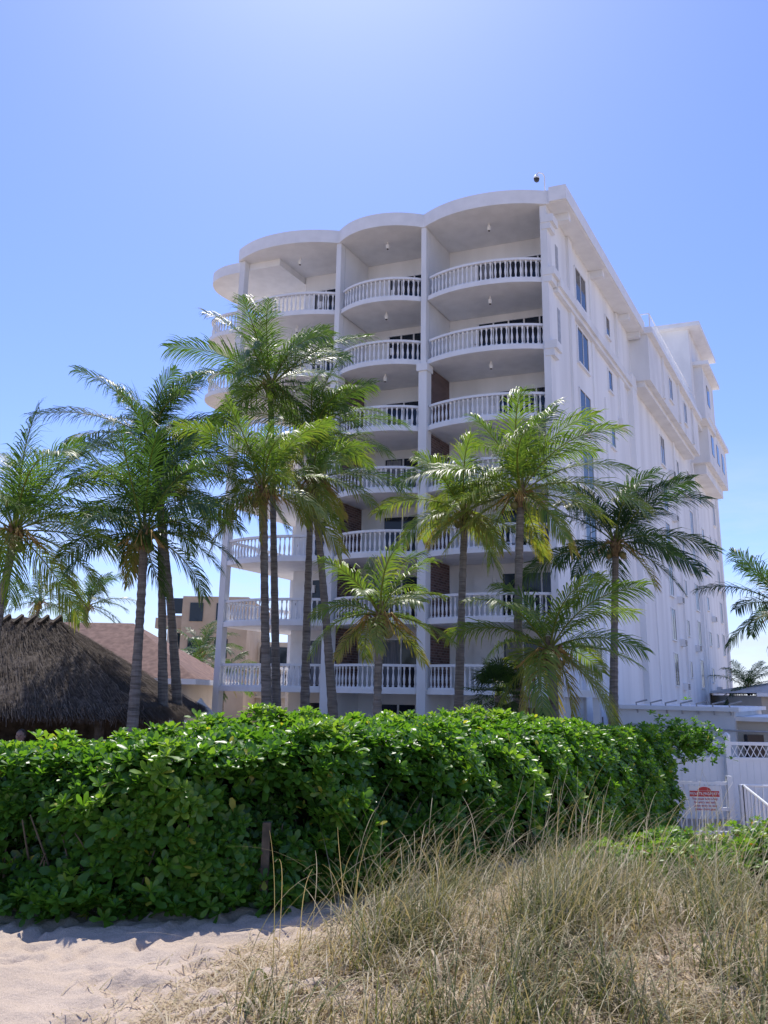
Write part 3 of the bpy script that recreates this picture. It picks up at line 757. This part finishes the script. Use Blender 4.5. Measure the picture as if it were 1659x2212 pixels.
hp.obj('posts_and_shade_wall',[noisy('hut_wood',(.05,.035,.025),(.13,.1,.08),scale=6,rough=.9)],parent=hut)

rl=MB()
for z in (.30,-.62): rl.box(-14.0,-7.2,17.55,17.60,z,z+.06)
for x in np.arange(-14,-7.2,.13): rl.box(x,x+.03,17.56,17.59,-.6,.32)
for x in (-14,-11.8,-9.5,-7.2): rl.box(x-.05,x+.05,17.52,17.62,G,.45)
for z in (.30,-.62): rl.box(-7.0,-4.0,24.5,24.55,z,z+.06)
rl.obj('picket_railing',[M_trim])

um=empty('patio_umbrella',(-6.0,27,G)); u=MB()
u.tube([(-6.0,27,G),(-6.0,27,1.35)],.03,8,1)
u.lathe((-6.0,27,.75),[(0,.55),(.06,.54),(.45,.14),(.6,.02)],10,0)
u.obj('canopy',[noisy('canvas',(.6,.56,.48),(.7,.66,.58),rough=.9),M_grey],parent=um)

def person(loc):
    e=empty('person',loc)
    x,y,z=loc
    pts=[(0,0,.95),(0,0,1.15),(0,0,1.38),(0,-.01,1.5),(0,-.02,1.56),
         (-.18,0,1.42),(-.25,0,1.15),(-.24,-.12,.95),(.18,0,1.42),(.25,0,1.15),(.22,-.14,.98),
         (-.1,0,.88),(-.11,-.02,.5),(-.11,.02,.08),(-.12,-.13,.04),(.1,0,.88),(.11,-.02,.5),(.11,.02,.08),(.12,-.13,.04)]
    ed=[(0,1),(1,2),(2,3),(3,4),(2,5),(5,6),(6,7),(2,8),(8,9),(9,10),(0,11),(11,12),(12,13),(13,14),(0,15),(15,16),(16,17),(17,18)]
    rr=[.15,.14,.15,.06,.055,.065,.045,.03,.065,.045,.03,.095,.06,.042,.04,.095,.06,.042,.04]
    me=bpy.data.meshes.new('body'); me.from_pydata([(x+a,y+b,z+c) for a,b,c in pts],ed,[])
    o=link(bpy.data.objects.new('body',me)); o.modifiers.new('Skin','SKIN')
    sk=me.skin_vertices[0].data if me.skin_vertices else None
    if sk:
        for i,r in enumerate(rr): sk[i].radius=(r,r*.75,)
        sk[0].use_root=True
    o.modifiers.new('Sub','SUBSURF').levels=1
    me.materials.append(noisy('dark_clothes',(.03,.03,.04),(.06,.06,.08),rough=.9)); par(o,e)
    h=MB(); h.lathe((x,y-.02,z+1.53),[(0,.045),(.03,.065),(.08,.078),(.14,.085),(.19,.078),(.23,.045),(.245,.01)],14,0)
    h.lathe((x,y+.01,z+1.63),[(0,.088),(.06,.094),(.11,.085),(.15,.05),(.165,.01)],14,1)
    h.box(x-.012,x+.012,y-.125,y-.09,z+1.62,z+1.655,0)
    for s in (-1,1): h.box(x+s*.035-.012,x+s*.035+.012,y-.105,y-.09,z+1.665,z+1.675,1); h.box(x+s*.085-.008,x+s*.085+.008,y-.03,y+.005,z+1.62,z+1.67,0)
    for s in (-1,1):
        hxp=x+(.22 if s>0 else -.24); 
        for k in range(5): h.tube([(hxp+(k-2)*.016,y-.15,z+.95),(hxp+(k-2)*.018,y-.18,z+.91),(hxp+(k-2)*.018,y-.17,z+.87+.008*abs(k-2))],[.009,.008,.006],6,0)
    h.obj('head_and_hands',[noisy('skin',(.2,.12,.09),(.26,.16,.12),rough=.6),noisy('hair',(.02,.015,.01),(.04,.03,.02),rough=.7)],smooth=True,parent=e)
person((-7.15,16.3,G))

# ------------------------------------------------------------------ background houses (left)
M_shing=noisy('shingles',(.13,.07,.055),(.22,.13,.1),scale=4,rough=.9,bump=.3,bscale=10)
M_lroof=noisy('pale_roof',(.45,.43,.4),(.58,.56,.52),scale=3,rough=.9)
M_cream=noisy('cream_wall',(.55,.5,.42),(.62,.57,.48),scale=1,rough=.85)
M_tan=noisy('tan_wall',(.42,.33,.24),(.48,.39,.29),scale=1,rough=.85)
def hiproof(mb,x0,x1,y0,y1,z0,z1,rx0,rx1,ry,m):
    v=[(x0,y0,z0),(x1,y0,z0),(x1,y1,z0),(x0,y1,z0),(rx0,ry,z1),(rx1,ry,z1)]
    mb.add(v,[(0,1,5,4),(1,2,5),(2,3,4,5),(3,0,4),(3,2,1,0)],m)
    mb.box(x0,x1,y0,y0+.08,z0-.22,z0-.002,2)
    mb.box(x1-.08,x1,y0+.08,y1,z0-.22,z0-.002,2)
h=empty('house',(-12,36,G)); mb=MB()
mb.box(-20,-8.3,33.2,41,G,2.0,1); hiproof(mb,-21,-7.4,32.2,42,2.05,4.6,-16.5,-11.6,37,0)
for x in (-18,-15.5,-12.8,-10.2): mb.box(x-.5,x+.5,33.15,33.25,.3,1.6,3); mb.box(x-.6,x+.6,33.12,33.19,.18,.3,2)
for x in (-14,-11.5,-9): mb.box(x-.08,x+.08,32.4,32.56,G,1.83,2)
mb.box(-20.8,-7.6,32.38,32.44,.35,.42,2)
mb.obj('house_body',[M_shing,M_cream,M_trim,M_glass],parent=h)
h=empty('apartment_building',(-14.5,62,G)); mb=MB()
mb.box(-15.2,-10.2,60,72,G,8.6,0); mb.box(-16.6,-15.2,61.5,72,G,7.2,1); mb.box(-17.4,-15.0,60.8,61.6,6.2,7.0,0)
for k in range(3):
    z=.9+k*2.7; mb.box(-17.2,-15.1,60.9,62,z,z+.9,0); mb.box(-16.4,-15.4,61.45,61.55,z+1.1,z+2.3,2); mb.box(-14.6,-13.6,59.93,60.02,z+.4,z+1.8,2); mb.box(-12.6,-11.6,59.93,60.02,z+.4,z+1.8,2)
mb.obj('apartment_body',[M_tan,M_cream,M_glass],parent=h)
h=empty('apartment_building',(-21,70,G)); mb=MB()
mb.box(-24,-18.4,70,80,G,4.9,0); mb.box(-22.4,-20,69.9,72,4.9,5.6,0)
for k in range(5): mb.box(-23.6+k*1.1,-23.0+k*1.1,69.9,70.05,3.2,4.3,1)
mb.obj('apartment_body',[M_white,M_glass],parent=h)
h=empty('apartment_building',(-10,58,G)); mb=MB()
mb.box(-11.8,-5.5,66,74,G,5.6,0)
for k in range(2):
    for j in range(4): mb.box(-11.5+j*1.5,-10.5+j*1.5,65.9,66.05,1.6+k*2.2,3.0+k*2.2,1); 
    mb.box(-11.9,-5.5,65.5,66,1.1+k*2.2,1.25+k*2.2,0)
mb.obj('apartment_body',[M_cream,M_glass],parent=h)

# ------------------------------------------------------------------ annex + right house
an=empty('annex_building',(13,28,G)); mb=MB()
mb.prism([(8.6,29.6),(11.6,26.6),(15.8,33.6),(12.8,36.6)],G,1.22,0)
mb.prism([(8.45,29.5),(11.65,26.35),(16.0,33.6),(12.8,36.8)],1.22,1.36,2)
mb.prism([(11.7,27.2),(17.6,23.2),(21,28),(15,32)],G,.92,1)
mb.prism([(11.45,27.0),(17.6,22.7),(21.3,28),(15,32.3)],.92,1.06,2)
for t in np.linspace(.1,.9,6):
    p=np.array([11.7,27.2])*(1-t)+np.array([17.6,23.2])*t; mb.box(p[0]-.3,p[0]+.3,p[1]-.16,p[1]+.1,-.3,.5,3)
for k in range(7):
    t=k/6; p=np.array([9.2,29.1])*(1-t)+np.array([11.5,26.7])*t
    mb.tube([(p[0],p[1]-.1,1.1),(p[0]-.05,p[1]-.12,1.45),(p[0]+.3,p[1]-.3,1.55)],.03,6,4)
mb.tube([(8.9,29.2,.7),(11.5,26.5,.62),(14.5,24.8,.6)],.03,6,4)
mb.box(12.6,13.1,25.9,26.3,1.06,1.4,4); mb.box(13.8,14.1,25.3,25.7,1.06,1.3,4)
mb.obj('annex_body',[M_white,M_cream,M_trim,M_glass,M_grey],parent=an)
h=empty('house',(28,52,G)); mb=MB()
mb.box(24.5,40,52,60,G,1.9,1); hiproof(mb,23.8,41,51,61,2.05,3.1,29,37,56,0); mb.box(25.2,26.4,51.9,52.1,.1,1.4,3); mb.box(27.5,28.7,51.9,52.1,.1,1.4,3)
mb.obj('house_body',[M_lroof,M_cream,M_trim,M_glass],parent=h)

# fence
M_pvc=noisy('white_vinyl',(.76,.77,.78),(.82,.82,.83),scale=3,rough=.45)
mb=MB()
for k in range(5):
    x0=6.1+k*1.55; y=18.3-k*.12
    mb.box(x0,x0+.12,y-.06,y+.06,G,.78); mb.lathe((x0+.06,y,.78),[(0,.09),(.05,.09),(.12,.01)],4)
    mb.box(x0+.12,x0+1.55,y-.025,y+.025,-.95,.30); mb.box(x0+.12,x0+1.55,y-.04,y+.04,.30,.36); mb.box(x0+.12,x0+1.55,y-.04,y+.04,.62,.69)
    for j in range(10):
        xa=x0+.14+j*.14
        mb.add([(xa,y-.01,.36),(xa+.02,y-.01,.36),(xa+.16,y-.01,.62),(xa+.14,y-.01,.62)],[(0,1,2,3)])
        mb.add([(xa+.14,y+.01,.36),(xa+.16,y+.01,.36),(xa+.02,y+.01,.62),(xa,y+.01,.62)],[(0,1,2,3)])
    for j in range(9): mb.box(x0+.14+j*.155,x0+.145+j*.155,y-.03,y-.026,-.9,.29)
mb.obj('fence',[M_pvc])
gt=empty('gate',(6.2,16,G)); mb=MB(); gy=16.0
for x in (5.62,6.72): mb.box(x,x+.1,gy-.05,gy+.05,-.98,.16)
for z in (.02,-.45,-.88): mb.box(5.72,6.72,gy-.03,gy+.03,z-.03,z+.03)
for x in np.arange(5.80,6.70,.10): mb.box(x-.012,x+.012,gy-.012,gy+.012,-.9,.02)
for s in range(3): mb.box(5.15,5.62,gy-.03+s*.0,gy+.0,-.88+s*.4,-.84+s*.4)
mb.obj('gate_frame',[M_pvc],parent=gt)
mb=MB()
def rail(p,q,n):
    p=np.array(p,float);q=np.array(q,float)
    for dz in (.95,.12): mb.tube([p+[0,0,dz],q+[0,0,dz]],.025,6)
    for k in range(n+1):
        a=p+(q-p)*k/n; r=.035 if k in (0,n) else .012
        mb.box(a[0]-r,a[0]+r,a[1]-r,a[1]+r,a[2]-.05,a[2]+.96)
rail((6.95,15.9,-.95),(9.6,15.6,-.95),20); rail((7.0,14.7,-1.25),(7.0,15.9,-.95),8); rail((7.2,14.2,-1.15),(9.2,14.0,-1.15),16)
mb.obj('railing',[M_pvc])
sg_=empty('warning_sign',(6.25,15.93,-.26)); mb=MB()
sx0,sx1,sz0,sz1,sy=5.95,6.55,-.50,-.02,15.93
M_signw=noisy('sign_white',(.72,.72,.72),(.76,.76,.76),rough=.5); M_red=noisy('sign_red',(.5,.03,.03),(.56,.04,.04),rough=.5)
mb.box(sx0,sx1,sy-.008,sy,sz0,sz1,0); mb.box(sx0+.015,sx1-.015,sy-.012,sy-.009,sz1-.20,sz1-.095,1)
mb.add([(6.25+.13*math.cos(a),sy-.011,sz1-.09+.07*math.sin(a)) for a in np.linspace(0,math.pi,14)],[tuple(range(13,-1,-1))],1)
mb.obj('panel',[M_signw,M_red],parent=sg_)
def text(s,x,z,size,mat):
    c=bpy.data.curves.new('lettering','FONT'); c.body=s; c.size=size; c.align_x='CENTER'; c.align_y='CENTER'; c.offset=.0008
    o=link(bpy.data.objects.new('lettering',c)); o.location=(x,sy-.0145,z); o.rotation_euler=(rad(90),0,0); c.materials.append(mat); par(o,sg_)
text('PRIVATE PROPERTY',6.25,sz1-.148,.066,M_signw)
for i,s in enumerate(('You must have a key','for entry and exit.','Upon entry or exit','please close gate.')): text(s,6.25,sz1-.24-i*.062,.058,M_red)

# ------------------------------------------------------------------ light, sky, camera
az=rad(-6); el=rad(61)
sun=bpy.data.lights.new('sun','SUN'); sun.energy=5.0; sun.angle=rad(.53); sun.color=(1,.955,.88)
so=link(bpy.data.objects.new('sun',sun))
sd=Vector((math.sin(az)*math.cos(el),math.cos(az)*math.cos(el),math.sin(el)))
so.rotation_euler=sd.to_track_quat('Z','Y').to_euler()
w=bpy.data.worlds.new('World'); sc.world=w; w.use_nodes=True; nt=w.node_tree; N=nt.nodes;L=nt.links
bg=N['Background']; bg.inputs[1].default_value=.14
sky=N.new('ShaderNodeTexSky'); sky.sky_type='NISHITA'; sky.sun_disc=False; sky.sun_elevation=el; sky.sun_rotation=az; sky.air_density=1; sky.dust_density=.5; sky.ozone_density=2.5; sky.altitude=0
tint=N.new('ShaderNodeMixRGB'); tint.blend_type='MULTIPLY'; tint.inputs[0].default_value=1; tint.inputs[2].default_value=(1.0,1.08,1.56,1); L.new(sky.outputs[0],tint.inputs[1])
tc=N.new('ShaderNodeTexCoord'); sx=N.new('ShaderNodeSeparateXYZ'); L.new(tc.outputs['Generated'],sx.inputs[0])
mp=N.new('ShaderNodeMapping'); mp.inputs['Scale'].default_value=(2.2,2.2,9); mp.inputs['Location'].default_value=(.4,.2,0); L.new(tc.outputs['Generated'],mp.inputs[0])
cn=N.new('ShaderNodeTexNoise'); cn.inputs['Scale'].default_value=2.2; cn.inputs['Detail'].default_value=7; cn.inputs['Roughness'].default_value=.6; L.new(mp.outputs[0],cn.inputs['Vector'])
cr=N.new('ShaderNodeValToRGB'); cr.color_ramp.elements[0].position=.40; cr.color_ramp.elements[1].position=.64; L.new(cn.outputs[0],cr.inputs[0])
el_=N.new('ShaderNodeMapRange'); el_.inputs['From Min'].default_value=.06; el_.inputs['From Max'].default_value=.30; el_.inputs['To Min'].default_value=.85; el_.inputs['To Max'].default_value=0; L.new(sx.outputs[2],el_.inputs[0])
ml=N.new('ShaderNodeMath'); ml.operation='MULTIPLY'; L.new(cr.outputs[0],ml.inputs[0]); L.new(el_.outputs[0],ml.inputs[1])
mx=N.new('ShaderNodeMixRGB'); L.new(ml.outputs[0],mx.inputs[0]); L.new(tint.outputs[0],mx.inputs[1]); mx.inputs[2].default_value=(5.6,6.2,7.0,1)
L.new(mx.outputs[0],bg.inputs[0])

cam=bpy.data.cameras.new('camera'); co=link(bpy.data.objects.new('camera',cam)); sc.camera=co
cam.sensor_fit='HORIZONTAL'; cam.sensor_width=36; cam.lens=1700/1659*36; cam.clip_start=.05; cam.clip_end=9000
p=rad(13); ro=rad(1.0)
R0=Vector((1,0,0)); U0=Vector((0,-math.sin(p),math.cos(p))); Fw=Vector((0,math.cos(p),math.sin(p)))
Rv=R0*math.cos(ro)+U0*math.sin(ro); Uv=U0*math.cos(ro)-R0*math.sin(ro)
co.matrix_world=Matrix(((Rv.x,Uv.x,-Fw.x,0),(Rv.y,Uv.y,-Fw.y,0),(Rv.z,Uv.z,-Fw.z,1.6),(0,0,0,1)))
